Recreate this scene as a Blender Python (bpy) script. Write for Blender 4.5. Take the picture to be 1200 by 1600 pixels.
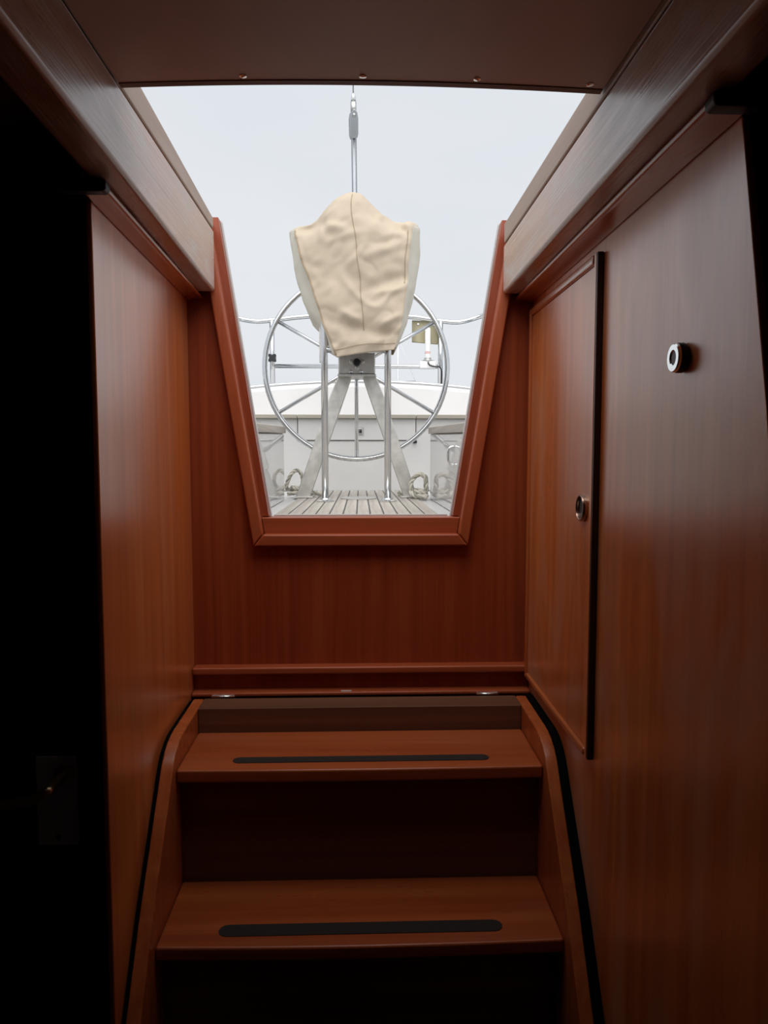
import bpy, bmesh, math, random
from mathutils import Vector, Matrix
random.seed(7)
for o in list(bpy.data.objects):
    bpy.data.objects.remove(o, do_unlink=True)
scene = bpy.context.scene
COL = scene.collection

# ------------------------------------------------------------------ camera
cam_data = bpy.data.cameras.new('camera')
cam_data.sensor_fit = 'VERTICAL'
cam_data.sensor_height = 36.0
cam_data.lens = 36.0 * 1150.0 / 1600.0
cam_data.clip_start = 0.02
cam_data.clip_end = 3000
cam = bpy.data.objects.new('camera', cam_data)
COL.objects.link(cam)
cam.location = (0, 0, 0)
cam.rotation_euler = (math.radians(90 - 4.3736), 0, math.radians(-1.8428))
scene.camera = cam

# ------------------------------------------------------------------ world: even overcast sky
world = bpy.data.worlds.new('overcast_sky')
scene.world = world
world.use_nodes = True
wt = world.node_tree
wt.nodes.clear()
w_out = wt.nodes.new('ShaderNodeOutputWorld')
w_bg = wt.nodes.new('ShaderNodeBackground')
w_tc = wt.nodes.new('ShaderNodeTexCoord')
w_map = wt.nodes.new('ShaderNodeMapping')
w_map.inputs['Scale'].default_value = (1.2, 1.2, 4.0)
w_noise = wt.nodes.new('ShaderNodeTexNoise')
w_noise.inputs['Scale'].default_value = 1.3
w_noise.inputs['Detail'].default_value = 4
w_ramp = wt.nodes.new('ShaderNodeValToRGB')
w_ramp.color_ramp.elements[0].position = 0.35
w_ramp.color_ramp.elements[0].color = (0.725, 0.77, 0.83, 1)
w_ramp.color_ramp.elements[1].position = 0.65
w_ramp.color_ramp.elements[1].color = (0.79, 0.815, 0.85, 1)
wt.links.new(w_tc.outputs['Generated'], w_map.inputs['Vector'])
wt.links.new(w_map.outputs['Vector'], w_noise.inputs['Vector'])
wt.links.new(w_noise.outputs['Fac'], w_ramp.inputs['Fac'])
wt.links.new(w_ramp.outputs['Color'], w_bg.inputs['Color'])
wt.links.new(w_bg.outputs['Background'], w_out.inputs['Surface'])
w_bg.inputs['Strength'].default_value = 1.0

# soft sun behind thin cloud, high and a little towards the bow
sun_data = bpy.data.lights.new('veiled_sun', 'SUN')
sun_data.energy = 3.3
sun_data.angle = math.radians(80)
sun_data.color = (1.0, 0.97, 0.93)
sun = bpy.data.objects.new('veiled_sun', sun_data)
COL.objects.link(sun)
sun.location = (0, -4, 8)
sun.rotation_euler = Vector((0.0, 0.72, -1.0)).to_track_quat('-Z', 'Y').to_euler()

vs = scene.view_settings
vs.view_transform = 'Standard'
vs.look = 'None'
vs.exposure = 0.0
vs.gamma = 1.0
vs.use_curve_mapping = False

# ------------------------------------------------------------------ materials
def new_mat(name):
    m = bpy.data.materials.new(name)
    m.use_nodes = True
    nt = m.node_tree
    nt.nodes.clear()
    out = nt.nodes.new('ShaderNodeOutputMaterial')
    b = nt.nodes.new('ShaderNodeBsdfPrincipled')
    nt.links.new(b.outputs[0], out.inputs[0])
    return m, nt, b

def wood(name, dark, light, axis='Z', rough=0.3, spec=0.5, scale=1.0, bleach=0.0, rough_var=0.08, bump=0.05, bleach_col=(0.42, 0.33, 0.27), coat=0.0, coat_rough=0.22, patch=(9, 2.0)):
    """varnished veneer: fine streaks drawn out along the grain axis"""
    m, nt, b = new_mat(name)
    L = nt.links.new
    tc = nt.nodes.new('ShaderNodeTexCoord')
    mp = nt.nodes.new('ShaderNodeMapping')
    s = {'X': (1.2, 38, 38), 'Y': (38, 1.2, 38), 'Z': (38, 38, 1.2)}[axis]
    mp.inputs['Scale'].default_value = tuple(v * scale for v in s)
    L(tc.outputs['Object'], mp.inputs['Vector'])
    n1 = nt.nodes.new('ShaderNodeTexNoise')
    n1.inputs['Scale'].default_value = 1.0
    n1.inputs['Detail'].default_value = 5
    n1.inputs['Distortion'].default_value = 0.6
    L(mp.outputs['Vector'], n1.inputs['Vector'])
    mp2 = nt.nodes.new('ShaderNodeMapping')
    s2 = {'X': (4, 260, 260), 'Y': (260, 4, 260), 'Z': (260, 260, 4)}[axis]
    mp2.inputs['Scale'].default_value = tuple(v * scale for v in s2)
    L(tc.outputs['Object'], mp2.inputs['Vector'])
    n2 = nt.nodes.new('ShaderNodeTexNoise')
    n2.inputs['Scale'].default_value = 1.0
    n2.inputs['Detail'].default_value = 3
    L(mp2.outputs['Vector'], n2.inputs['Vector'])
    mix = nt.nodes.new('ShaderNodeMath')
    mix.operation = 'MULTIPLY_ADD'
    L(n2.outputs['Fac'], mix.inputs[0])
    mix.inputs[1].default_value = 0.35
    L(n1.outputs['Fac'], mix.inputs[2])
    rp = nt.nodes.new('ShaderNodeValToRGB')
    rp.color_ramp.elements[0].position = 0.45
    rp.color_ramp.elements[0].color = (*dark, 1)
    rp.color_ramp.elements[1].position = 0.90
    rp.color_ramp.elements[1].color = (*light, 1)
    L(mix.outputs[0], rp.inputs['Fac'])
    col = rp.outputs['Color']
    # broad patches worn dull and pale, with streaky shapes of their own
    mp3 = nt.nodes.new('ShaderNodeMapping')
    pa, pb = patch
    s3 = {'X': (pb, pa, pa), 'Y': (pa, pb, pa), 'Z': (pa, pa, pb)}[axis]
    mp3.inputs['Scale'].default_value = s3
    L(tc.outputs['Object'], mp3.inputs['Vector'])
    n3 = nt.nodes.new('ShaderNodeTexNoise')
    n3.inputs['Scale'].default_value = 1.0
    n3.inputs['Detail'].default_value = 6
    n3.inputs['Roughness'].default_value = 0.6
    n3.inputs['Distortion'].default_value = 0.9
    L(mp3.outputs['Vector'], n3.inputs['Vector'])
    if bleach > 0:
        r3 = nt.nodes.new('ShaderNodeMapRange')
        r3.inputs['From Min'].default_value = 0.45
        r3.inputs['From Max'].default_value = 0.66
        r3.inputs['To Max'].default_value = bleach
        L(n3.outputs['Fac'], r3.inputs['Value'])
        mx = nt.nodes.new('ShaderNodeMixRGB')
        L(r3.outputs['Result'], mx.inputs['Fac'])
        L(col, mx.inputs['Color1'])
        mx.inputs['Color2'].default_value = (*bleach_col, 1)
        col = mx.outputs['Color']
    L(col, b.inputs['Base Color'])
    rr = nt.nodes.new('ShaderNodeMapRange')
    rr.inputs['From Min'].default_value = 0.3
    rr.inputs['From Max'].default_value = 0.7
    rr.inputs['To Min'].default_value = max(0.02, rough - rough_var)
    rr.inputs['To Max'].default_value = rough + rough_var
    L(n3.outputs['Fac'], rr.inputs['Value'])
    L(rr.outputs['Result'], b.inputs['Roughness'])
    b.inputs['Specular IOR Level'].default_value = spec
    b.inputs['Coat Weight'].default_value = coat
    b.inputs['Coat Roughness'].default_value = coat_rough
    b.inputs['Coat IOR'].default_value = 1.8
    bp = nt.nodes.new('ShaderNodeBump')
    bp.inputs['Strength'].default_value = bump
    bp.inputs['Distance'].default_value = 0.002
    L(n2.outputs['Fac'], bp.inputs['Height'])
    L(bp.outputs['Normal'], b.inputs['Normal'])
    return m

def plain(name, col, rough=0.5, metal=0.0, spec=0.5, var=0.06, nscale=30, bump=0.0, stretch=(1, 1, 1)):
    m, nt, b = new_mat(name)
    L = nt.links.new
    tc = nt.nodes.new('ShaderNodeTexCoord')
    mp = nt.nodes.new('ShaderNodeMapping')
    mp.inputs['Scale'].default_value = stretch
    L(tc.outputs['Object'], mp.inputs['Vector'])
    n = nt.nodes.new('ShaderNodeTexNoise')
    n.inputs['Scale'].default_value = nscale
    n.inputs['Detail'].default_value = 4
    L(mp.outputs['Vector'], n.inputs['Vector'])
    rp = nt.nodes.new('ShaderNodeValToRGB')
    rp.color_ramp.elements[0].position = 0.3
    rp.color_ramp.elements[0].color = (*[c * (1 - var) for c in col], 1)
    rp.color_ramp.elements[1].position = 0.7
    rp.color_ramp.elements[1].color = (*[min(1, c * (1 + var)) for c in col], 1)
    L(n.outputs['Fac'], rp.inputs['Fac'])
    L(rp.outputs['Color'], b.inputs['Base Color'])
    b.inputs['Roughness'].default_value = rough
    b.inputs['Metallic'].default_value = metal
    b.inputs['Specular IOR Level'].default_value = spec
    if bump > 0:
        bp = nt.nodes.new('ShaderNodeBump')
        bp.inputs['Strength'].default_value = bump
        bp.inputs['Distance'].default_value = 0.003
        L(n.outputs['Fac'], bp.inputs['Height'])
        L(bp.outputs['Normal'], b.inputs['Normal'])
    return m

DK, LT = (0.26, 0.062, 0.018), (0.50, 0.150, 0.045)
M = {}
M['wall'] = wood('mahogany_wall', (0.60, 0.138, 0.028), (0.82, 0.250, 0.058), 'Z', 0.36, 0.5, 1.0, 0.12, coat=1.0, coat_rough=0.29)
M['wall_worn'] = wood('mahogany_wall_worn', (0.58, 0.135, 0.028), (0.80, 0.250, 0.058), 'Z', 0.38, 0.5, 1.0, 0.42, 0.16, 0.05, (0.62, 0.46, 0.34), coat=1.0, coat_rough=0.29, patch=(6, 2.0))
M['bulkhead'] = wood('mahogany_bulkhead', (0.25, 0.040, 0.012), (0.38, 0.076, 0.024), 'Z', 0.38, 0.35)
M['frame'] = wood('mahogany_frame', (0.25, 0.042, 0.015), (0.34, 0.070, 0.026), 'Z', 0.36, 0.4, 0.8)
M['frame_x'] = wood('mahogany_frame_cross_grain', (0.31, 0.060, 0.020), (0.42, 0.095, 0.034), 'X', 0.36, 0.4, 0.8)
M['bead'] = wood('mahogany_bead', (0.34, 0.070, 0.024), (0.46, 0.110, 0.040), 'Z', 0.34, 0.45, 0.8)
M['beam'] = wood('mahogany_beam_worn', (0.38, 0.18, 0.11), (0.50, 0.29, 0.20), 'Y', 0.36, 0.5, 1.0, 0.85, 0.16, 0.35, (0.52, 0.47, 0.43), coat=0.5, coat_rough=0.3, patch=(22, 5))
M['rail'] = wood('mahogany_rail_worn', (0.34, 0.22, 0.15), (0.44, 0.31, 0.23), 'Y', 0.42, 0.45, 1.0, 0.6, patch=(22, 5))
M['trim_y'] = wood('mahogany_trim', (0.46, 0.12, 0.035), (0.64, 0.20, 0.065), 'Y', 0.30, coat=0.8, coat_rough=0.15)
M['tread'] = wood('mahogany_tread', (0.33, 0.064, 0.017), (0.46, 0.112, 0.030), 'X', 0.34, 0.5, 0.7, 0.05)
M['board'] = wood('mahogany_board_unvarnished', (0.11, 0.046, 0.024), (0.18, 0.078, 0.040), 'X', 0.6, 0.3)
M['stringer'] = wood('mahogany_stringer', (0.38, 0.082, 0.022), (0.54, 0.145, 0.040), 'Z', 0.30)
M['dark_wood_and_shade'] = wood('dark_stained_wood_and_shade', (0.030, 0.014, 0.008), (0.055, 0.024, 0.014), 'Z', 0.45, 0.3)
M['gap'] = plain('gap_shade_black', (0.004, 0.004, 0.004), 0.9, 0, 0.05)
M['dark_bar'] = plain('dark_rail_paint', (0.012, 0.010, 0.014), 0.5)
M['hatch'] = plain('hatch_underside_paint', (0.62, 0.45, 0.37), 0.5, 0, 0.4, 0.08, 6)
M['ceiling'] = plain('cabin_ceiling_vinyl', (0.20, 0.17, 0.15), 0.7)
M['cabin'] = plain('cabin_dark_lining', (0.06, 0.04, 0.03), 0.7)
M['carpet'] = plain('cabin_sole', (0.06, 0.035, 0.022), 0.6)
M['grip'] = plain('black_grip_tape', (0.040, 0.034, 0.031), 0.95, 0, 0.2, 0.5, 900, 0.6)
M['steel'] = plain('stainless_steel', (0.66, 0.67, 0.68), 0.16, 1.0, 0.5, 0.04, 20)
M['steel_brushed'] = plain('brushed_aluminium', (0.60, 0.60, 0.58), 0.42, 1.0, 0.5, 0.10, 60, 0.0, (1, 1, 0.1))
M['alu'] = plain('dull_aluminium', (0.60, 0.59, 0.56), 0.42, 0.75, 0.5, 0.16, 25)
M['gel'] = plain('white_gelcoat', (0.62, 0.615, 0.61), 0.03, 0, 0.9, 0.02, 5)
M['gel_dull'] = plain('white_gelcoat_dull', (0.63, 0.625, 0.62), 0.35, 0, 0.4, 0.03, 6)
M['gel_grey'] = plain('grey_gelcoat', (0.55, 0.58, 0.63), 0.12, 0, 0.5, 0.02, 5)
M['teak'] = wood('weathered_teak', (0.36, 0.330, 0.295), (0.54, 0.50, 0.455), 'Y', 0.75, 0.2, 1.0, 0.0)
M['teak_x'] = wood('weathered_teak_cross', (0.30, 0.275, 0.23), (0.46, 0.43, 0.37), 'X', 0.75, 0.2)
M['caulk'] = plain('deck_caulking', (0.10, 0.095, 0.09), 0.8)
M['canvas'] = plain('beige_canvas', (0.52, 0.44, 0.345), 0.85, 0, 0.15, 0.06, 9, 0.15)
M['canvas_side'] = plain('pale_canvas', (0.62, 0.585, 0.51), 0.85, 0, 0.15, 0.05, 9, 0.15)
M['stitch'] = plain('canvas_seam', (0.36, 0.28, 0.19), 0.9)
M['black'] = plain('black_plastic', (0.012, 0.012, 0.015), 0.4)
M['white_plastic'] = plain('white_plastic', (0.80, 0.80, 0.79), 0.3)
M['red_print'] = plain('red_print', (0.65, 0.12, 0.10), 0.5)
M['olive'] = plain('weathered_plywood', (0.33, 0.30, 0.20), 0.8, 0, 0.2, 0.35, 12, 0.1, (1, 1, 0.25))
M['rope'] = plain('pale_rope', (0.60, 0.57, 0.50), 0.85, 0, 0.2, 0.12, 60)
M['rope_dark'] = plain('rope_fleck', (0.34, 0.33, 0.28), 0.85, 0, 0.2, 0.2, 60)
M['brass'] = plain('tarnished_brass', (0.55, 0.40, 0.24), 0.35, 1.0)
M['ring_copper'] = plain('copper_toned_ring', (0.45, 0.30, 0.23), 0.28, 1.0)
M['chrome'] = plain('chrome', (0.80, 0.80, 0.80), 0.12, 1.0)
M['plate'] = plain('steel_plate_blue_reflection', (0.70, 0.78, 0.95), 0.45, 0.1)  # bluish reflection put into a pale diffuse colour
M['ring_white'] = plain('polished_ring_face', (0.90, 0.93, 0.92), 0.18, 1.0)
M['brown_ply'] = plain('brown_plywood', (0.20, 0.075, 0.035), 0.6)
M['sea'] = plain('grey_water', (0.10, 0.13, 0.14), 0.12, 0, 0.5, 0.15, 0.6, 0.3)
M['far_mast'] = plain('far_mast_paint', (0.62, 0.63, 0.66), 0.5)

# ------------------------------------------------------------------ mesh helpers
def link(name, bm, mat, parent=None, smooth=False, bevel=0.0, seg=2, angle=30):
    bmesh.ops.recalc_face_normals(bm, faces=bm.faces)
    me = bpy.data.meshes.new(name)
    bm.to_mesh(me)
    bm.free()
    o = bpy.data.objects.new(name, me)
    COL.objects.link(o)
    if mat is not None:
        me.materials.append(M[mat] if isinstance(mat, str) else mat)
    if parent is not None:
        o.parent = parent
    if bevel > 0:
        md = o.modifiers.new('bevel', 'BEVEL')
        md.width = bevel
        md.segments = seg
        md.limit_method = 'ANGLE'
        md.angle_limit = math.radians(angle)
        for p in me.polygons:
            p.use_smooth = True
        wn = o.modifiers.new('wn', 'WEIGHTED_NORMAL')
        wn.keep_sharp = True
    elif smooth:
        for p in me.polygons:
            p.use_smooth = True
    return o

def tag(o, label=None, cat=None, group=None, kind=None):
    if label: o['label'] = label
    if cat: o['category'] = cat
    if group: o['group'] = group
    if kind: o['kind'] = kind
    return o

def empty(name, loc=(0, 0, 0)):
    o = bpy.data.objects.new(name, None)
    o.empty_display_size = 0.05
    COL.objects.link(o)
    o.location = loc
    bpy.context.view_layer.update()
    return o

def add_box(bm, x0, x1, y0, y1, z0, z1):
    v = [bm.verts.new((x, y, z)) for x in (x0, x1) for y in (y0, y1) for z in (z0, z1)]
    for f in ((0, 1, 3, 2), (4, 6, 7, 5), (0, 4, 5, 1), (2, 3, 7, 6), (0, 2, 6, 4), (1, 5, 7, 3)):
        bm.faces.new([v[i] for i in f])

def box(name, x0, x1, y0, y1, z0, z1, mat, parent=None, bevel=0.0, seg=2):
    bm = bmesh.new()
    add_box(bm, x0, x1, y0, y1, z0, z1)
    return link(name, bm, mat, parent, bevel=bevel, seg=seg)

def add_prism(bm, poly, axis, a, b):
    """polygon in the two other axes (cyclic order), extruded along axis from a to b"""
    def P(u, v, w):
        return {'X': (w, u, v), 'Y': (u, w, v), 'Z': (u, v, w)}[axis]
    A = [bm.verts.new(P(u, v, a)) for u, v in poly]
    B = [bm.verts.new(P(u, v, b)) for u, v in poly]
    n = len(poly)
    bm.faces.new(A)
    bm.faces.new(B)
    for i in range(n):
        bm.faces.new((A[i], A[(i + 1) % n], B[(i + 1) % n], B[i]))

def prism(name, poly, axis, a, b, mat, parent=None, bevel=0.0, seg=2, smooth=False):
    bm = bmesh.new()
    add_prism(bm, poly, axis, a, b)
    return link(name, bm, mat, parent, bevel=bevel, seg=seg, smooth=smooth)

def hexa(bm, pts):
    """8 points: bottom ring of 4 then top ring of 4"""
    v = [bm.verts.new(p) for p in pts]
    bm.faces.new(v[0:4]); bm.faces.new(v[4:8])
    for i in range(4):
        j = (i + 1) % 4
        bm.faces.new((v[i], v[j], v[4 + j], v[4 + i]))

def frames(path, closed=False):
    n = len(path)
    T = []
    for i in range(n):
        a = path[(i - 1) % n] if (closed or i > 0) else path[i]
        b = path[(i + 1) % n] if (closed or i < n - 1) else path[i]
        T.append((b - a).normalized())
    ref = Vector((0, 0, 1)) if abs(T[0].z) < 0.9 else Vector((1, 0, 0))
    N = [(ref - T[0] * ref.dot(T[0])).normalized()]
    for i in range(1, n):
        v = N[-1] - T[i] * N[-1].dot(T[i])
        N.append(v.normalized())
    return T, N

def add_tube(bm, path, r, seg=12, closed=False, cap=True):
    path = [Vector(p) for p in path]
    T, N = frames(path, closed)
    rings = []
    for i, p in enumerate(path):
        rr = r[i] if isinstance(r, (list, tuple)) else r
        Bn = T[i].cross(N[i])
        rings.append([bm.verts.new(p + (N[i] * math.cos(2 * math.pi * k / seg) + Bn * math.sin(2 * math.pi * k / seg)) * rr) for k in range(seg)])
    m = len(rings)
    for i in range(m if closed else m - 1):
        A, B = rings[i], rings[(i + 1) % m]
        for k in range(seg):
            bm.faces.new((A[k], A[(k + 1) % seg], B[(k + 1) % seg], B[k]))
    if cap and not closed:
        bm.faces.new(rings[0]); bm.faces.new(rings[-1])

def tube(name, path, r, mat, parent=None, seg=12, closed=False):
    bm = bmesh.new()
    add_tube(bm, path, r, seg, closed)
    o = link(name, bm, mat, parent, smooth=True)
    return o

def smooth_path(pts, n=8, closed=False):
    P = [Vector(p) for p in pts]
    out = []
    m = len(P)
    for i in range(m if closed else m - 1):
        p0 = P[(i - 1) % m] if (closed or i > 0) else P[i]
        p1 = P[i]; p2 = P[(i + 1) % m]
        p3 = P[(i + 2) % m] if (closed or i + 2 < m) else p2
        for k in range(n):
            t = k / n
            out.append(0.5 * ((2 * p1) + (p2 - p0) * t + (2 * p0 - 5 * p1 + 4 * p2 - p3) * t * t + (3 * p1 - p0 - 3 * p2 + p3) * t ** 3))
    if not closed:
        out.append(P[-1])
    return out

def lathe(name, prof, axis, origin, mat, parent=None, seg=32, ring=False):
    """prof: (r, h) list; axis direction vector"""
    bm = bmesh.new()
    ax = Vector(axis).normalized()
    q = Vector((0, 0, 1)).rotation_difference(ax)
    rings = []
    for r, h in prof:
        rings.append([bm.verts.new(Vector(origin) + q @ Vector((r * math.cos(2 * math.pi * k / seg), r * math.sin(2 * math.pi * k / seg), h))) for k in range(seg)] if r > 1e-6 else [bm.verts.new(Vector(origin) + q @ Vector((0, 0, h)))])
    if ring:
        rings.append(rings[0])
    for A, B in zip(rings[:-1], rings[1:]):
        for k in range(seg):
            k2 = (k + 1) % seg
            if len(A) == 1 and len(B) == 1: continue
            if len(A) == 1: bm.faces.new((A[0], B[k], B[k2]))
            elif len(B) == 1: bm.faces.new((A[k], A[k2], B[0]))
            else: bm.faces.new((A[k], A[k2], B[k2], B[k]))
    for R in (() if ring else (rings[0], rings[-1])):
        if len(R) > 1:
            bm.faces.new(R)
    o = link(name, bm, mat, parent)
    for p in o.data.polygons: p.use_smooth = True
    md = o.modifiers.new('es', 'EDGE_SPLIT'); md.split_angle = math.radians(35)
    return o

# ================================================================== THE CABIN SHELL
WL, WR = -0.340, 0.346          # inner faces of the companionway side walls
YB = 1.49                        # front face of the aft bulkhead
ZF = -1.05                       # cabin sole
BOT = 0.316                      # underside of the beams

# aft bulkhead with its tapered opening (front face at YB)
def op_x(side, z, Y=1.53):
    """edge of the tapered opening at height z"""
    t = (z + 0.123) / (0.458 + 0.123)
    return (-0.187 + (-0.278 + 0.187) * t) if side < 0 else (0.190 + (0.283 - 0.190) * t)

bm = bmesh.new()
cut = 0.017                      # the bulkhead panel stops under the moulding
zb = -0.123 - 0.035
for s, xw in ((-1, WL - 0.02), (1, WR + 0.02)):
    zt = 0.455
    poly = [(xw, zb), (op_x(s, zb) + s * 0.025, zb), (op_x(s, zt) + s * 0.025, zt), (xw, zt)]
    add_prism(bm, poly, 'Y', YB, YB + 0.03)
add_prism(bm, [(WL - 0.02, ZF), (WR + 0.02, ZF), (WR + 0.02, zb), (WL - 0.02, zb)], 'Y', YB, YB + 0.03)
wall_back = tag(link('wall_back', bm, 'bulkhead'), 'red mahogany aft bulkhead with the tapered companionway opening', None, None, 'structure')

# frame round the opening: bead in front, washboard slot board behind, pale edge strip
fr = tag(empty('trim_3', (0, YB, -0.17)), 'red mahogany bead frame around the tapered companionway opening', None, None, 'structure')
def strip(bm, x_at, z0, z1, w0, w1, y0, y1, s):
    poly = [(x_at(z0) + s * w0, z0), (x_at(z0) + s * w1, z0), (x_at(z1) + s * w1, z1), (x_at(z1) + s * w0, z1)]
    add_prism(bm, poly, 'Y', y0, y1)
def child(o, p):
    o.parent = p
    o.matrix_parent_inverse = Matrix.Translation(-p.location)
    return o
for s in (-1, 1):
    f = lambda z, s=s: op_x(s, z)
    bm = bmesh.new()
    add_prism(bm, [(f(-0.157) + s * 0.013, -0.157), (f(-0.181) + s * 0.036, -0.181), (f(0.456) + s * 0.036, 0.456), (f(0.456) + s * 0.013, 0.456)], 'Y', 1.466, 1.492)
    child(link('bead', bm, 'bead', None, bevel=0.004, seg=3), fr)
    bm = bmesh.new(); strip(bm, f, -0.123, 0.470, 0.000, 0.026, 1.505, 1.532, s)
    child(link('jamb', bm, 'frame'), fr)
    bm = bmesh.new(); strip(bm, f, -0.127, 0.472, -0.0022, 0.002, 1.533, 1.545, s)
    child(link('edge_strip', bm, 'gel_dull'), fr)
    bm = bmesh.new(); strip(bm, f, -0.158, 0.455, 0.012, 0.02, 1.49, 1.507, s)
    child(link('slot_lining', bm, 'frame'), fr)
xl, xr = op_x(-1, -0.16), op_x(1, -0.16)
child(prism('bead', [(op_x(-1, -0.181) - 0.036, -0.181), (op_x(1, -0.181) + 0.036, -0.181), (op_x(1, -0.157) + 0.013, -0.157), (op_x(-1, -0.157) - 0.013, -0.157)], 'Y', 1.466, 1.492, 'frame_x', None, 0.004, 3), fr)
child(box('sill', xl - 0.02, xr + 0.02, 1.49, 1.532, -0.165, -0.125, 'frame_x', None, 0.002), fr)
child(box('edge_strip', xl + 0.002, xr - 0.002, 1.533, 1.545, -0.13, -0.1225, 'gel_dull'), fr)

# bulkhead outside the opening: pale moulded face towards the cockpit
bm = bmesh.new()
for s in (-1, 1):
    xw = s * 1.2
    add_prism(bm, [(xw, -0.128), (op_x(s, -0.128) + s * 0.003, -0.128), (op_x(s, 0.47) + s * 0.003, 0.47), (xw, 0.47)], 'Y', 1.546, 1.575)
add_prism(bm, [(-1.2, -1.1), (1.2, -1.1), (1.2, -0.129), (-1.2, -0.129)], 'Y', 1.546, 1.575)
tag(link('wall_cockpit', bm, 'gel_dull'), 'white moulded cabin face seen from the cockpit', None, None, 'structure')

# ledge mouldings at the foot of the bulkhead, with hinges
lg = tag(empty('trim_4', (0, YB, -0.45)), 'pair of rounded mahogany ledge mouldings across the bulkhead foot with small hinges', None, None, 'structure')
child(box('ledge_moulding', WL + 0.001, WR - 0.001, 1.462, 1.492, -0.441, -0.426, 'frame_x', None, 0.004, 3), lg)
child(box('backing_board', WL + 0.001, WR - 0.001, 1.481, 1.4895, -0.474, -0.4415, 'bulkhead'), lg)
child(box('ledge_moulding', WL + 0.001, WR - 0.001, 1.452, 1.4895, -0.483, -0.4745, 'frame_x', None, 0.003, 3), lg)
for xa, xb in ((-0.297, -0.252), (0.234, 0.277)):
    h = child(box('hinge', xa, xb, 1.4465, 1.4517, -0.4835, -0.4765, 'chrome', None, 0.0008), lg)
    child(tube('hinge_pin', [(xa - 0.001, 1.4452, -0.4795), (xb + 0.001, 1.4452, -0.4795)], 0.0024, 'chrome', None, 8), h)
child(box('tag', -0.040, -0.019, 1.4552, 1.4585, -0.4744, -0.4728, 'white_plastic'), lg)

# side walls
wl = tag(prism('wall_left', [(0.972, ZF), (1.49, ZF), (1.49, 0.395), (0.972, 0.395)], 'X', WL - 0.008, WL, 'wall', None, 0.002, 2), 'mahogany side wall on the left of the companionway steps', None, None, 'structure')
wr = tag(prism('wall_right', [(0.50, ZF), (1.49, ZF), (1.49, 0.395), (0.700, 0.395), (0.62, 0.04), (0.56, -0.3)], 'X', WR, WR + 0.008, 'wall_worn', None, 0.002, 2), 'worn mahogany side wall on the right holding the locker door', None, None, 'structure')

# beams along both sides of the hatch: beam, upper slide rail, cove trim
def rise(o, k, y_ref=1.464, below=0.36):
    for v in o.data.vertices:
        if v.co.z < below:
            v.co.z += k * (y_ref - v.co.y)
    return o
def beam(name, s, xi, seam, top, label, y_trim, k, kt):
    r = tag(empty(name, (s * 0.3, 0.6, BOT)), label, None, None, 'structure')
    X = lambda a: s * a
    child(rise(prism('beam', [(X(xi), BOT), (X(0.328), BOT), (X(0.328), seam - 0.0015), (X(xi), seam - 0.0015)], 'Y', -0.9, 1.464, 'beam', None, 0.007, 4), k), r)
    child(prism('slide_rail', [(X(xi + 0.0015), seam + 0.0015), (X(0.328), seam + 0.0015), (X(0.328), top), (X(xi + 0.0015), top)], 'Y', -0.9, 1.4645, 'rail', None, 0.003, 2), r)
    for v in r.children[-1].data.vertices:
        if v.co.z > top - 0.003:
            v.co.z += (0.04 if s < 0 else 0.0) * (1.4645 - v.co.y)
    child(box('groove', min(X(xi + 0.006), X(0.327)), max(X(xi + 0.006), X(0.327)), -0.9, 1.46, seam - 0.002, seam + 0.002, 'dark_bar'), r)
    xw = abs(WL if s < 0 else WR) - 0.0005
    child(rise(prism('cove_trim', [(X(xw), BOT + 0.03), (X(0.3295), BOT + 0.03), (X(0.3295), BOT - 0.0005), (X(0.310), BOT - 0.0005), (X(0.309), BOT - 0.005), (X(0.313), BOT - 0.0075), (X(0.320), BOT - 0.006), (X(xw), BOT - 0.0105)], 'Y', y_trim, 1.4895, 'trim_y', None, 0.0022, 3), kt), r)
    return r
beam('trim_1', -1, 0.280, 0.434, 0.457, 'worn mahogany hatch beam with slide rail above the left wall', 0.935, 0.033, 0.030)
beam('trim_2', 1, 0.280, 0.4115, 0.4515, 'worn mahogany hatch beam with slide rail above the right wall', 0.670, 0.0, 0.0)

# cabin ceiling, sole, outer sides and the wall behind the camera
tag(box('floor', -1.2, 1.2, -1.6, 1.56, ZF - 0.04, ZF - 0.001, 'carpet'), 'dark cabin sole', None, None, 'structure')
bm = bmesh.new()
add_box(bm, -1.2, -0.3285, -1.6, 1.546, 0.40, 0.458)
add_box(bm, 0.3285, 1.2, -1.6, 1.546, 0.40, 0.451)
add_box(bm, -0.33, 0.33, -1.6, -0.6, 0.46, 0.50)
tag(link('ceiling', bm, 'ceiling'), 'dark cabin ceiling beside the hatch', None, None, 'structure')
tag(box('wall_port', -1.24, -1.2, -1.6, 1.55, ZF, 0.46, 'cabin'), 'dark outer cabin side beyond the left door', None, None, 'structure')
tag(box('wall_starboard', 1.2, 1.24, -1.6, 1.55, ZF, 0.45, 'cabin'), 'dark outer cabin side beyond the right door', None, None, 'structure')
tag(box('wall_front', -1.2, 1.2, -1.64, -1.6, ZF, 0.52, 'cabin'), 'dark forward cabin wall behind the viewer', None, None, 'structure')

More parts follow.
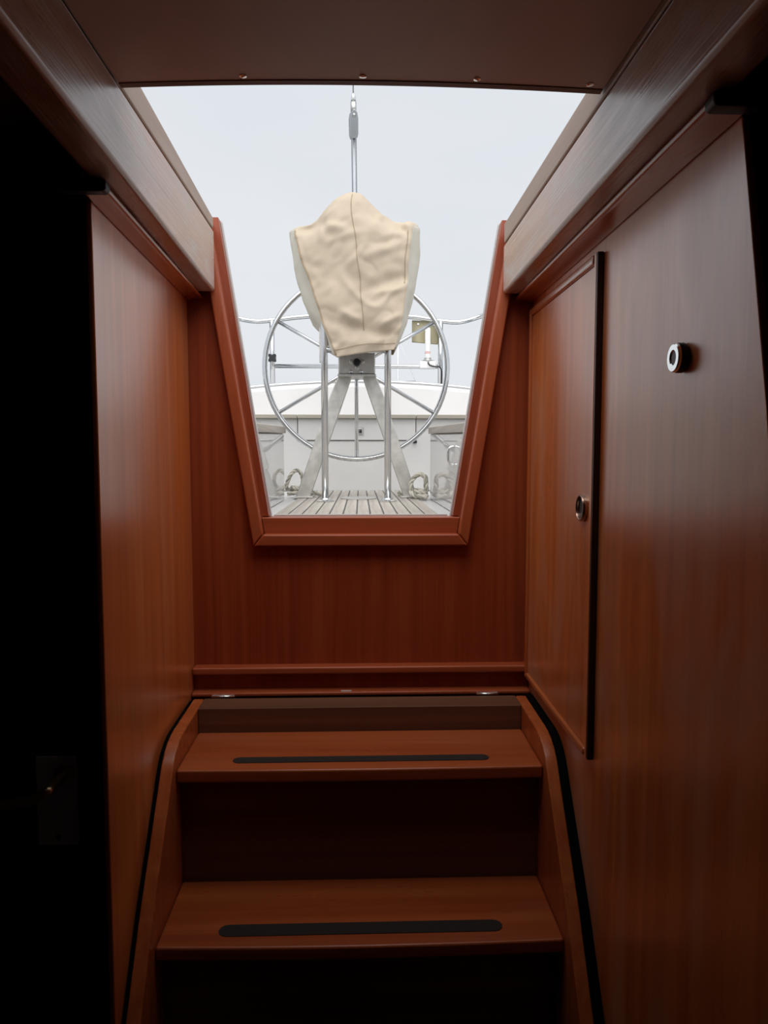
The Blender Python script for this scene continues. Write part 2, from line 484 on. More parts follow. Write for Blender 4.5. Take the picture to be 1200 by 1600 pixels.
# dark doors on both sides, facing the viewer, each with a dark head rail
d1 = tag(empty('door_1', (-0.6, 1.02, ZF)), 'dark cabin door with steel lock plate in the shadow left of the wall', None, None, 'structure')
child(box('door_panel', -1.19, -0.366, 1.005, 1.03, ZF, 0.30, 'dark_wood_and_shade', None, 0.003), d1)
child(box('door_post', -0.366, -0.3485, 0.985, 1.03, ZF, 0.30, 'dark_wood_and_shade'), d1)
child(box('door_lintel', -1.19, -0.3485, 0.985, 1.03, 0.30, 0.40, 'dark_wood_and_shade'), d1)
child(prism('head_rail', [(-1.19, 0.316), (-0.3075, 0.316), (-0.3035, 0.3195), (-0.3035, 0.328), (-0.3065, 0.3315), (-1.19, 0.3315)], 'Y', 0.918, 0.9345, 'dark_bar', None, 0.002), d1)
pl = child(box('lock_plate', -0.449, -0.393, 1.0005, 1.0048, -0.541, -0.414, 'plate', None, 0.0015), d1)
child(tube('lever_handle', smooth_path([(-0.409, 1.002, -0.438), (-0.409, 0.955, -0.438), (-0.414, 0.946, -0.44), (-0.44, 0.944, -0.452), (-0.478, 0.944, -0.455)], 6), 0.0065, 'brass', None, 10), pl)
child(lathe('handle_rose', [(0.014, 0), (0.014, 0.004), (0.011, 0.006), (0, 0.006)], (0, -1, 0), (-0.409, 1.0005, -0.438), 'brass', None, 20), pl)
child(lathe('plate_screw', [(0.004, 0), (0.004, 0.001), (0, 0.0014)], (0, -1, 0), (-0.421, 1.0005, -0.529), 'dark_bar', None, 12), pl)
d2 = tag(empty('door_2', (0.7, 0.78, ZF)), 'dark doorway in the shadow right of the worn wall', None, None, 'structure')
child(box('door_panel', 0.3545, 1.19, 0.77, 0.795, ZF, 0.30, 'dark_wood_and_shade', None, 0.003), d2)
child(box('door_lintel', 0.3545, 1.19, 0.75, 0.795, 0.30, 0.40, 'dark_wood_and_shade'), d2)
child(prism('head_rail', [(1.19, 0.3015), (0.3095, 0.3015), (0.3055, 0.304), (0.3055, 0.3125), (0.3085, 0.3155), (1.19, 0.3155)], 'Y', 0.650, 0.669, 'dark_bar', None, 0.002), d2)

# ================================================================== SLIDING HATCH
hz = 0.434
ht = tag(empty('sliding_hatch', (0, 0.9, hz)), 'brown sliding hatch panel overhead with four screws along its edge', 'hatch')
# cambered panel, a hair lower on the right
zl, zr = 0.4315, 0.4195
def hatch_z(x): return zl + (zr - zl) * (x + 0.28) / 0.56 + 0.0065 * (1 - (x / 0.28) ** 2)
def hatch_y(x): return 0.894 - 0.014 * (x / 0.28)
def cambered(name, ya_f, yb_f, d0, d1, mat):
    bm = bmesh.new()
    prev = None
    n = 20
    for i in range(n + 1):
        x = -0.2795 + 0.559 * i / n
        z = hatch_z(x)
        ring = [bm.verts.new(p) for p in ((x, ya_f(x), z + d0), (x, yb_f(x), z + d0), (x, yb_f(x), z + d1), (x, ya_f(x), z + d1))]
        if prev:
            for k in range(4):
                bm.faces.new((prev[k], prev[(k + 1) % 4], ring[(k + 1) % 4], ring[k]))
        else:
            bm.faces.new(ring)
        prev = ring
    bm.faces.new(prev)
    return child(link(name, bm, mat), ht)
hp = cambered('hatch_panel', lambda x: -0.7, lambda x: hatch_y(x) - 0.0095, 0.0, 0.02, 'hatch')
cambered('edge_lip', lambda x: hatch_y(x) - 0.009, lambda x: hatch_y(x) + 0.001, -0.001, 0.03, 'brown_ply')
for x in (-0.133, 0.004, 0.134, 0.262):
    zz = hatch_z(x)
    child(lathe('screw', [(0.0042, 0), (0.0042, 0.0008), (0.002, 0.0016), (0, 0.0017)], (0, 0, -1), (x, hatch_y(x) - 0.018, zz), 'chrome', None, 12), hp)

# ================================================================== LOCKER DOOR on the right wall
ld = tag(empty('locker_door', (WR, 1.27, -0.447)), 'tall mahogany locker door with bead frame and round finger pull', 'door')
x0 = WR
ya, yb_, za, zb_ = 1.052, 1.470, -0.452, 0.288
child(box('door_panel', x0 - 0.0065, x0 - 0.0005, ya + 0.0184, yb_ - 0.0104, za + 0.0125, zb_ - 0.0145, 'wall_worn', None, 0.001), ld)
def bead_v(y0, y1, z0, z1):
    return child(box('bead', x0 - 0.012, x0 - 0.0006, y0, y1, z0, z1, 'trim_y' if (y1 - y0) > 0.1 else 'stringer', None, 0.004, 3), ld)
child(box('edge_shade', x0 - 0.0095, x0 - 0.0006, ya + 0.002, ya + 0.009, za, zb_, 'dark_wood_and_shade', None, 0.001), ld)  # dark strip that paints the shade on the locker's near edge
child(box('stile', x0 - 0.0098, x0 - 0.0006, ya + 0.0092, ya + 0.018, za, zb_, 'wall_worn', None, 0.001), ld)
bead_v(yb_ - 0.010, yb_, za, zb_)
bead_v(ya + 0.0185, yb_ - 0.0105, zb_ - 0.014, zb_)
bead_v(ya + 0.0185, yb_ - 0.0105, za, za + 0.012)
fp = child(lathe('finger_pull', [(0.0172, -0.001), (0.0176, 0.0), (0.0205, 0.0), (0.0205, 0.0055), (0.0196, 0.0072), (0.0180, 0.0072), (0.0172, 0.0055)], (-1, 0, 0), (x0 - 0.0065, 1.106, -0.079), 'ring_copper', None, 40, True), ld)
child(lathe('finger_hole', [(0.0171, -0.002), (0.0171, 0.0030), (0, 0.0030)], (-1, 0, 0), (x0 - 0.0065, 1.106, -0.079), 'black', None, 32), fp)

# round door stop on the right wall
ds = tag(empty('door_stop', (WR, 0.785, 0.104)), 'round black knob with a pale ring face on the worn right wall', 'knob')
child(lathe('knob_body', [(0.0145, 0.0), (0.0160, 0.002), (0.0160, 0.007), (0.0148, 0.0095), (0, 0.0095)], (-1, 0, 0), (WR - 0.0003, 0.785, 0.104), 'black', None, 36), ds)
child(lathe('ring_face', [(0.0075, 0.009), (0.0152, 0.009), (0.0152, 0.0115), (0.0142, 0.0125), (0.0085, 0.0125), (0.0075, 0.0115)], (-1, 0, 0), (WR - 0.0003, 0.785, 0.104), 'ring_white', None, 36, True), ds)
child(lathe('centre_hole', [(0.0076, 0.0090), (0.0076, 0.0112), (0, 0.0112)], (-1, 0, 0), (WR - 0.0003, 0.785, 0.104), 'black', None, 24), ds)

# ================================================================== COMPANIONWAY STEPS
st = tag(empty('companionway_steps', (0, 1.2, ZF)), 'mahogany companionway steps with two treads and black grip strips', 'steps')
prof = [(1.440, ZF), (1.440, -0.482), (1.285, -0.484), (1.262, -0.486), (1.235, -0.493), (1.212, -0.505), (1.196, -0.522), (1.184, -0.542), (1.150, -0.587), (1.053, -0.690), (0.975, -0.800), (0.825, ZF)]
prof = [(1.440, ZF), (1.440, -0.481), (1.285, -0.483), (1.262, -0.484), (1.238, -0.489), (1.217, -0.498), (1.200, -0.511), (1.186, -0.527), (1.172, -0.546), (1.058, -0.690), (0.985, -0.800), (0.825, ZF)]
for s in (-1, 1):
    a, b = sorted((s * 0.311, s * 0.332))
    child(prism('stringer', prof, 'X', a, b, 'stringer', None, 0.003, 2), st)

# black sheets standing in for shade in the gaps between stringers and walls
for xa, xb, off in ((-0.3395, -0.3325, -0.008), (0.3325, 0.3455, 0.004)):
    child(prism('gap_shade', [(y - off * 0.9 if y < 1.43 else y, z + (off * 0.5 if -1.0 < z else 0)) for y, z in prof], 'X', xa, xb, 'gap'), st)
TREADS = []
def tread(y0, y1, z, bow, mat='tread'):
    n = 16
    poly = [(-0.3105, y1)] + [(-0.3105 + 0.621 * i / n, y0 - bow * (1 - (2 * i / n - 1) ** 2)) for i in range(n + 1)] + [(0.3105, y1)]
    TREADS.append(child(prism('tread', poly, 'Z', z - 0.022, z, mat, None, 0.004, 3), st))
tread(1.209, 1.380, -0.527, 0.004)
tread(1.064, 1.238, -0.738, 0.006)
def grip(xa, xb, y0, y1, z, par):
    n = 6; r = (y1 - y0) / 2; yc = (y0 + y1) / 2
    poly = [(xb - r + r * math.cos(t), yc + r * math.sin(t)) for t in [(-math.pi / 2 + math.pi * i / n) for i in range(n + 1)]]
    poly += [(xa + r + r * math.cos(t), yc + r * math.sin(t)) for t in [(math.pi / 2 + math.pi * i / n) for i in range(n + 1)]]
    return child(prism('grip_strip', poly, 'Z', z, z + 0.0012, 'grip'), par)
grip(-0.222, 0.224, 1.235, 1.258, -0.527, TREADS[0])
grip(-0.222, 0.222, 1.086, 1.114, -0.738, TREADS[1])
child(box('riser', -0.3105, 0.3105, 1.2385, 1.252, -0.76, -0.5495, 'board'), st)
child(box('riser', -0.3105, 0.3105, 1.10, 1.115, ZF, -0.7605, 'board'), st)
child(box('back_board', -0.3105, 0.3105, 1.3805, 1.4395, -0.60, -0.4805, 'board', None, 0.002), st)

# ================================================================== COCKPIT
DZ = -0.19                       # teak sole level
CX = -0.012                      # cockpit centre line
ck = tag(box('floor_cockpit', -0.80, 0.78, 1.576, 4.07, DZ - 0.06, DZ - 0.006, 'gel_dull'), 'white moulded cockpit sole', None, None, 'structure')
td = tag(box('floor_teak', CX - 0.268, CX + 0.268, 1.60, 4.05, DZ - 0.0055, DZ - 0.002, 'caulk'), 'cockpit teak decking of narrow weathered planks with dark caulking', None, None, 'structure')
npl, gap = 12, 0.0055
pw = 0.536 / npl
pm = None
for i in range(npl):
    x = CX - 0.268 + pw * (i + 0.5)
    if pm is None:
        p0 = box('plank', -pw / 2 + gap / 2, pw / 2 - gap / 2, 1.601, 4.049, DZ - 0.003, DZ, 'teak', td, 0.0008)
        pm = p0
        p0.location.x = x
    else:
        c = pm.copy(); COL.objects.link(c); c.parent = td; c.location.x = x

# side benches (glossy gelcoat) with teak caps
def bench(s, xi, yend, label):
    r = tag(empty('side_bench', (s * 0.5, 2.4, DZ)), label, 'bench', 'side benches of the cockpit')
    xo = s * 0.79
    bm = bmesh.new()
    z1, z0 = 0.097, 0.080          # underside of the cap at the stern end / near the cabin
    X = s * xi
    hexa(bm, [(X, 1.578, DZ - 0.005), (xo, 1.578, DZ - 0.005), (xo, yend, DZ - 0.005), (X, yend, DZ - 0.005), (X, 1.578, 0.052), (xo, 1.578, 0.052), (xo, yend, z1), (X, yend, z1)])
    child(link('bench_side', bm, 'gel', None, bevel=0.006, seg=3), r)
    bm = bmesh.new()
    Xc = s * (xi - 0.008)
    hexa(bm, [(Xc, 1.58, 0.053), (xo, 1.58, 0.053), (xo, yend + 0.01, z1 + 0.001), (Xc, yend + 0.01, z1 + 0.001), (Xc, 1.58, 0.083), (xo, 1.58, 0.083), (xo, yend + 0.01, z1 + 0.030), (Xc, yend + 0.01, z1 + 0.030)])
    child(link('teak_cap', bm, 'teak', None, bevel=0.003), r)
    a, b = sorted((X - s * 0.006, X + s * 0.004))
    lk = child(prism('locker_panel', [(1.75, -0.105), (2.64, -0.045), (2.70, -0.030), (2.72, 0.0), (2.72, 0.060), (1.75, 0.040)], 'X', a, b, 'gel', None, 0.004, 3), r)
    if s > 0:
        child(tube('locker_latch', smooth_path([(X - 0.006, 2.40, 0.030), (X - 0.024, 2.40, 0.022), (X - 0.024, 2.40, -0.022), (X - 0.006, 2.40, -0.030)], 5), 0.0045, 'chrome', None, 8), lk)
    return r
bench(-1, 0.333, 3.24, 'white glossy cockpit bench with grey teak cap left of the pedestal')
bench(1, 0.313, 3.30, 'white glossy cockpit bench with grey teak cap right of the pedestal')

# outer cockpit sides above the benches
for s, nm, lb in ((-1, 'wall_cockpit_port', 'white outer cockpit side on the left'), (1, 'wall_cockpit_starboard', 'white outer cockpit side on the right')):
    xa = s * 0.80
    bm = bmesh.new()
    hexa(bm, [(xa, 1.578, -0.4), (s * 1.25, 1.578, -0.4), (s * 1.1, 4.95, -0.4), (xa, 4.95, -0.4), (xa, 1.578, 0.36), (s * 1.25, 1.578, 0.36), (s * 1.1, 4.95, 0.36), (xa, 4.95, 0.36)])
    tag(link(nm, bm, 'gel_dull', None, bevel=0.02, seg=3), lb, None, None, 'structure')

# stern bench: riser, teak nosing, locker lid with latch
sb = tag(empty('stern_bench', (0, 4.1, DZ)), 'white stern bench with teak nosing and a locker lid behind the wheel', 'bench')
child(box('bench_body', -0.799, 0.799, 4.072, 4.575, DZ - 0.005, 0.205, 'gel_dull', None, 0.006), sb)
# nosing split by the two lid joints
for xa, xb in ((-0.799, -0.3445), (-0.3415, 0.3055), (0.3085, 0.799)):
    child(box('teak_nosing', xa, xb, 4.045, 4.075, 0.203, 0.224, 'teak_x', None, 0.003), sb)
child(box('bench_top', -0.799, 0.799, 4.0755, 4.575, 0.205, 0.216, 'gel_dull'), sb)
bm = bmesh.new()
for (xa, xb, z0, z1) in ((-0.345, -0.341, 0.084, 0.203), (0.305, 0.309, 0.084, 0.203), (-0.345, 0.309, 0.081, 0.085)):
    add_box(bm, xa, xb, 4.069, 4.0735, z0, z1)
child(link('lid_joint', bm, 'caulk'), sb)
lid = child(box('locker_lid', -0.340, 0.304, 4.0665, 4.0718, 0.086, 0.2025, 'gel_dull', None, 0.002), sb)
lp = child(box('latch_plate', -0.019, 0.019, 4.063, 4.0664, 0.112, 0.158, 'steel_brushed', None, 0.002), lid)
child(box('latch_hasp', -0.012, 0.012, 4.056, 4.0629, 0.120, 0.150, 'chrome', None, 0.003), lid)
child(lathe('latch_hole', [(0.006, 0), (0.006, 0.001), (0, 0.001)], (0, -1, 0), (0.002, 4.056, 0.131), 'black', None, 12), lid)
child(box('lid_catch', 0.290, 0.312, 4.055, 4.0664, 0.068, 0.084, 'black', None, 0.003), sb)

# stern coaming with thin steel toe rail, crowned across
sc = tag(empty('stern_coaming', (0, 4.7, 0.2)), 'white rounded stern coaming topped by a thin steel toe rail', 'coaming')
xs = [-0.95 + 1.9 * i / 24 for i in range(25)]
crown = lambda x: 0.455 - 0.042 * (x / 0.72) ** 2
bm = bmesh.new()
prev = None
for x in xs:
    zc = crown(x)
    pr_ = [(4.58, 0.205), (4.60, zc - 0.03), (4.615, zc - 0.008), (4.64, zc), (5.0, zc - 0.005), (5.02, zc - 0.03), (5.02, -0.4), (4.58, -0.4)]
    ring = [bm.verts.new((x, y, z)) for y, z in pr_]
    if prev:
        for k in range(len(ring)):
            k2 = (k + 1) % len(ring)
            bm.faces.new((prev[k], prev[k2], ring[k2], ring[k]))
    else:
        bm.faces.new(ring)
    prev = ring
bm.faces.new(prev)
child(link('coaming_body', bm, 'gel_dull', None, smooth=False), sc)
child(tube('toe_rail', [(x, 4.635, crown(x) + 0.006) for x in xs], 0.009, 'steel', None, 8), sc)

# pushpit railing
PY = 4.92
pp = tag(empty('pushpit_railing', (0, PY, 0.45)), 'stainless pushpit railing across the stern with two stanchions', 'railing')
top = [(-1.02, PY - 0.45, 0.99), (-0.90, PY - 0.12, 0.925), (-0.80, PY, 0.897), (-0.68, PY, 0.877), (-0.56, PY, 0.886), (-0.344, PY, 0.910), (0, PY, 0.925), (0.326, PY, 0.912), (0.43, PY, 0.900), (0.536, PY, 0.885), (0.66, PY, 0.880), (0.79, PY, 0.915), (0.90, PY - 0.12, 0.945), (1.02, PY - 0.45, 0.99)]
child(tube('top_rail', smooth_path(top, 6), 0.0150, 'steel', None, 12), pp)
child(tube('middle_rail', [(-0.570, PY, 0.588), (0.40, PY, 0.588), (0.53, PY, 0.588)], 0.0135, 'steel', None, 12), pp)
for x, zt in ((-0.576, 0.884), (0.532, 0.886)):
    child(tube('stanchion', [(x, PY, crown(x) - 0.006), (x, PY, zt)], 0.0165, 'steel', None, 12), pp)
    child(lathe('stanchion_foot', [(0.034, 0), (0.034, 0.006), (0.020, 0.010), (0.020, 0.02)], (0, 0, 1), (x, PY, crown(x) - 0.006), 'steel', None, 20), pp)
for s in (-1, 1):
    child(tube('stanchion', [(s * 1.0, PY - 0.40, 0.36), (s * 1.0, PY - 0.40, 0.975)], 0.0155, 'steel', None, 12), pp)

# black star knob clamp on the left stanchion
kn = tag(empty('clamp_knob', (-0.572, PY - 0.04, 0.636)), 'black star knob clamped on the left pushpit stanchion', 'knob')
bm = bmesh.new()
star = []
for k in range(32):
    a = 2 * math.pi * k / 32
    r = 0.026 + 0.0075 * math.cos(4 * a + math.pi)
    star.append((-0.572 + r * math.cos(a), 0.636 + r * math.sin(a)))
add_prism(bm, star, 'Y', PY - 0.050, PY - 0.022)
child(link('star_grip', bm, 'black', None, bevel=0.003), kn)
child(box('clamp_body', -0.594, -0.552, PY - 0.0215, PY + 0.020, 0.620, 0.652, 'black', None, 0.004), kn)

# weathered plywood motor pad on the pushpit
mp_ = tag(empty('plywood_pad', (0.43, PY + 0.03, 0.75)), 'weathered olive plywood board hung on the right of the pushpit', 'board')
bm = bmesh.new()
add_prism(bm, [(0.345, 0.752), (0.517, 0.738), (0.523, 0.885), (0.345, 0.893)], 'Y', PY + 0.018, PY + 0.042)
child(link('plywood_board', bm, 'olive', None, bevel=0.002), mp_)
for x, z in ((0.385, 0.865), (0.49, 0.862)):
    child(lathe('bolt', [(0.007, 0), (0.007, 0.004), (0, 0.005)], (0, -1, 0), (x, PY + 0.018, z), 'steel', None, 10), mp_)

# white antenna on the rail
an = tag(empty('antenna', (0.44, PY, 0.58)), 'white rod antenna standing on a bracket at the right pushpit stanchion', 'antenna')
child(box('bracket', 0.392, 0.500, PY - 0.040, PY + 0.016, 0.572, 0.620, 'white_plastic', None, 0.008, 3), an)
child(lathe('collar', [(0.030, 0), (0.030, 0.008), (0.024, 0.014), (0.024, 0.022)], (0, 0, 1), (0.446, PY - 0.012, 0.6205), 'steel_brushed', None, 20), an)
child(lathe('rod', [(0.0185, 0.0), (0.0185, 0.188), (0.015, 0.196), (0, 0.198)], (0, 0, 1), (0.446, PY - 0.012, 0.6430), 'white_plastic', None, 20), an)
child(lathe('red_band', [(0.0187, 0), (0.0187, 0.0035)], (0, 0, 1), (0.446, PY - 0.012, 0.672), 'red_print', None, 20), an)
child(lathe('red_band', [(0.0187, 0), (0.0187, 0.0025)], (0, 0, 1), (0.446, PY - 0.012, 0.680), 'red_print', None, 20), an)
child(tube('cable', smooth_path([(0.446, PY - 0.042, 0.613), (0.455, PY - 0.048, 0.594), (0.485, PY - 0.045, 0.584), (0.520, PY - 0.036, 0.582), (0.536, PY - 0.026, 0.56), (0.538, PY - 0.024, 0.50), (0.536, PY - 0.022, 0.44)], 6), 0.0045, 'black', None, 8), an)
for x in (0.413, 0.428, 0.466, 0.482):
    child(lathe('bolt', [(0.006, 0), (0.006, 0.007), (0, 0.008)], (0, 0, 1), (x, PY - 0.026, 0.620), 'steel_brushed', None, 8), an)

# ------------------------------------------------------------------ backstay
bs = tag(empty('backstay', (-0.018, 4.63, 0.45)), 'backstay with grey tensioner tube, chrome toggle and wire above the canvas cover', 'rigging')
A = Vector((-0.018, 4.66, 0.44)); 
dirn = Vector((-0.010, -0.30, 1.0)).normalized()
def along(t): return A + dirn * t
M['grey_tube'] = plain('grey_tube', (0.30, 0.32, 0.35), 0.32, 0.6)
# heights along the stay matched to where fittings sit above the cover
child(tube('tensioner_tube', [along(0.03), along(1.385)], 0.0150, 'grey_tube', None, 14), bs)
child(box('chainplate', -0.028, -0.008, 4.63, 4.69, 0.40, 0.47, 'steel_brushed', None, 0.003), bs)
q = Vector((0, 0, 1)).rotation_difference(dirn)
def oriented(name, poly, w, t0, mat, off=0.0):
    """fork cheek: outline in the stay's own side plane (width along Y', height along stay)"""
    bm = bmesh.new()
    add_prism(bm, poly, 'Y', -w / 2, w / 2)
    bmesh.ops.transform(bm, matrix=Matrix.Translation(along(t0) ) @ q.to_matrix().to_4x4() @ Matrix.Translation((0, off, 0)), verts=bm.verts)
    return child(link(name, bm, mat, None, bevel=0.002), bs)
cheek = [(-0.026, 0.02), (-0.018, 0.0), (0.018, 0.0), (0.026, 0.02), (0.027, 0.10), (0.020, 0.130), (0.006, 0.142), (-0.008, 0.141), (-0.021, 0.128), (-0.027, 0.10)]
oriented('toggle_fork', [(x * 0.82 + 0.004, z) for x, z in cheek], 0.010, 1.385, 'steel', -0.018)
oriented('toggle_fork', [(x * 0.82 - 0.006, z - 0.006) for x, z in cheek], 0.010, 1.387, 'steel', 0.018)
child(tube('toggle_pin', [along(1.385 + 0.112) + Vector((0.003, -0.036, -0.010)), along(1.385 + 0.112) + Vector((0.003, 0.036, 0.010))], 0.0085, 'steel_brushed', None, 12), bs)
child(tube('swage_body', [along(1.500), along(1.566)], 0.0165, 'steel_brushed', None, 14), bs)
child(tube('swage_cone', [along(1.567), along(1.576), along(1.594), along(1.609)], [0.014, 0.016, 0.011, 0.005], 'chrome', None, 14), bs)
child(tube('wire', [along(1.60), along(16)], 0.0038, 'steel_brushed', None, 8), bs)

# ------------------------------------------------------------------ steering wheel
WY, WZ, WX, WRAD = 3.50, 0.413, -0.017, 0.428
sw = tag(empty('helm_wheel', (WX, WY, WZ)), 'large stainless steering wheel with six spokes behind the pedestal', 'wheel')
child(tube('rim', [(WX + WRAD * math.cos(2 * math.pi * k / 72), WY, WZ + WRAD * math.sin(2 * math.pi * k / 72)) for k in range(72)], 0.0128, 'steel', None, 12, True), sw)
for k in range(6):
    a = math.radians(270 + 60 * k)
    d = Vector((math.cos(a), 0, math.sin(a)))
    c = Vector((WX, WY, WZ))
    child(tube('spoke', [c + d * 0.04 + Vector((0, -0.035, 0)), c + d * 0.10 + Vector((0, -0.03, 0)), c + d * (WRAD - 0.004)], 0.0088, 'steel', None, 10), sw)
child(lathe('hub', [(0.0, -0.055), (0.045, -0.055), (0.055, -0.045), (0.055, -0.015), (0.03, -0.005), (0.03, 0.03), (0, 0.03)], (0, 1, 0), (WX, WY, WZ), 'steel_brushed', None, 28), sw)

# ------------------------------------------------------------------ pedestal
pd = tag(empty('steering_pedestal', (-0.015, 3.3, DZ)), 'aluminium A-frame steering pedestal with a stainless guard hoop', 'pedestal')
def plate_leg(xt0, xt1, xb0, xb1, xm=None):
    bm = bmesh.new()
    zt, zb2, zm = 0.352, DZ + 0.006, 0.25
    # the outer edge kicks out just under the housing
    pts = [(xb0, zb2), (xb1, zb2), (xt1, zt), (xt0, zt)]
    if xm is not None:
        pts = [(xb0, zb2), (xb1, zb2)] + ([(xt1, zt), (xt0, zt), (xm, zm)] if xb0 < xt0 else [(xm, zm), (xt1, zt), (xt0, zt)])
    add_prism(bm, pts, 'Y', 3.315, 3.365)
    return child(link('leg', bm, 'alu', None, bevel=0.004), pd)
plate_leg(-0.098, -0.036, -0.289, -0.226, -0.140)
plate_leg(0.010, 0.072, 0.196, 0.257, 0.112)
for xa, xb in ((-0.302, -0.212), (0.182, 0.270)):
    child(box('foot_plate', xa, xb, 3.29, 3.39, DZ + 0.0005, DZ + 0.008, 'alu', None, 0.002), pd)
hs = child(box('housing', -0.095, 0.067, 3.26, 3.41, 0.356, 0.56, 'alu', None, 0.006), pd)
child(box('housing_flange', -0.098, 0.070, 3.250, 3.41, 0.3475, 0.3555, 'steel_brushed', None, 0.001), pd)
child(lathe('shaft_boss', [(0.016, 0), (0.016, 0.008), (0.012, 0.012), (0, 0.012)], (0, -1, 0), (-0.014, 3.259, 0.406), 'black', None, 20), hs)
for dx, dz in ((-0.024, 0.003), (0.026, 0.003), (0.001, -0.024)):
    child(lathe('boss_lug', [(0.0085, 0), (0.0085, 0.005), (0.006, 0.007), (0, 0.007)], (0, -1, 0), (-0.014 + dx, 3.259, 0.406 + dz), 'steel_brushed', None, 16), hs)
for dx in (-0.026, 0.020):
    child(lathe('bolt', [(0.008, 0), (0.008, 0.005), (0, 0.006)], (0, -1, 0), (-0.014 + dx, 3.259, 0.366), 'steel', None, 12), hs)
HX0, HX1, HYY = -0.146, 0.114, 3.06
hoop = [(HX0, HYY, DZ + 0.006), (HX0, HYY, 0.50), (HX0, HYY, 0.76), (HX0 + 0.025, HYY, 0.81), (HX0 + 0.075, HYY, 0.83), (HX1 - 0.075, HYY, 0.83), (HX1 - 0.025, HYY, 0.81), (HX1, HYY, 0.76), (HX1, HYY, 0.50), (HX1, HYY, DZ + 0.006)]
child(tube('guard_hoop', hoop, 0.0140, 'steel', None, 14), pd)
child(tube('cross_bar', [(HX0 + 0.012, HYY, 0.432), (HX1 - 0.012, HYY, 0.432)], 0.012, 'steel', None, 12), pd)
for x in (HX0, HX1):
    child(lathe('hoop_foot', [(0.038, 0), (0.038, 0.004), (0.024, 0.008), (0.020, 0.014)], (0, 0, 1), (x, HYY, DZ + 0.0005), 'steel', None, 24), pd)
child(box('side_strap', HX0 - 0.024, HX0 - 0.015, HYY + 0.06, HYY + 0.09, 0.39, 0.66, 'alu', None, 0.001), pd)
child(box('instrument_board', HX0 + 0.018, HX1 - 0.018, HYY - 0.004, HYY + 0.02, 0.447, 0.74, 'brown_ply', None, 0.003), pd)

# round deck plate between the feet
dp = tag(lathe('deck_plate', [(0, 0.0), (0.080, 0.0), (0.080, 0.004), (0.074, 0.0065), (0, 0.0075)], (0, 0, 1), (-0.008, 3.25, DZ + 0.0005), 'alu', None, 36), 'round metal deck plate on the teak between the pedestal feet', 'deck plate')

# ------------------------------------------------------------------ canvas cover
cv = tag(empty('pedestal_cover', (-0.02, 3.15, 0.39)), 'beige canvas cover pulled over the steering pedestal', 'cover')
def interp(tab, v):
    if v <= tab[0][0]: return tab[0][1]
    for (a, fa), (b, fb) in zip(tab[:-1], tab[1:]):
        if v <= b:
            t = (v - a) / (b - a)
            return fa + (fb - fa) * t
    return tab[-1][1]
YF, YK = 2.98, 3.40
# outline tables by height: front face edges, and the fuller body behind
FL = [(0.39, -0.092), (0.520, -0.142), (0.65, -0.182), (0.78, -0.226), (0.905, -0.262), (1.06, -0.262)]
FR = [(0.39, 0.128), (0.52, 0.168), (0.66, 0.188), (0.885, 0.207), (0.95, 0.222), (1.06, 0.222)]
BL = [(0.50, -0.150), (0.545, -0.172), (0.585, -0.212), (0.684, -0.250), (0.79, -0.278), (0.95, -0.294), (1.2, -0.294)]
BR = [(0.43, 0.140), (0.50, 0.172), (0.56, 0.200), (0.633, 0.218), (0.714, 0.236), (0.847, 0.252), (1.0, 0.254), (1.2, 0.254)]
# top edge profile at the front (x -> z), from the left shoulder over the peak to the right shoulder
TOP = [(-0.262, 0.910), (-0.235, 0.922), (-0.190, 0.930), (-0.165, 0.945), (-0.125, 0.995), (-0.085, 1.030), (-0.052, 1.048), (-0.020, 1.053), (0.012, 1.044), (0.050, 1.010), (0.090, 0.970), (0.130, 0.943), (0.175, 0.938), (0.205, 0.945), (0.222, 0.925)]
def noise3(x, y, z):
    from mathutils import noise
    return noise.noise(Vector((x, y, z)))
CREASES = [(-0.25, 0.90, -0.17, 0.915, 0.020, 0.035), (-0.17, 0.93, -0.13, 0.90, 0.018, 0.022), (-0.14, 0.905, -0.05, 0.885, 0.016, -0.014), (0.14, 0.935, 0.20, 0.86, 0.014, 0.022), (0.17, 0.93, 0.21, 0.905, 0.010, -0.014),
           (0.18, 0.84, 0.02, 0.775, 0.016, -0.012), (0.19, 0.72, 0.00, 0.64, 0.018, 0.014), (0.17, 0.66, 0.03, 0.635, 0.012, -0.012), (-0.15, 0.54, 0.10, 0.48, 0.022, 0.018), (0.17, 0.56, 0.08, 0.515, 0.013, -0.016), (0.16, 0.50, 0.06, 0.47, 0.012, 0.014), (0.02, 0.52, -0.08, 0.57, 0.015, -0.012)]
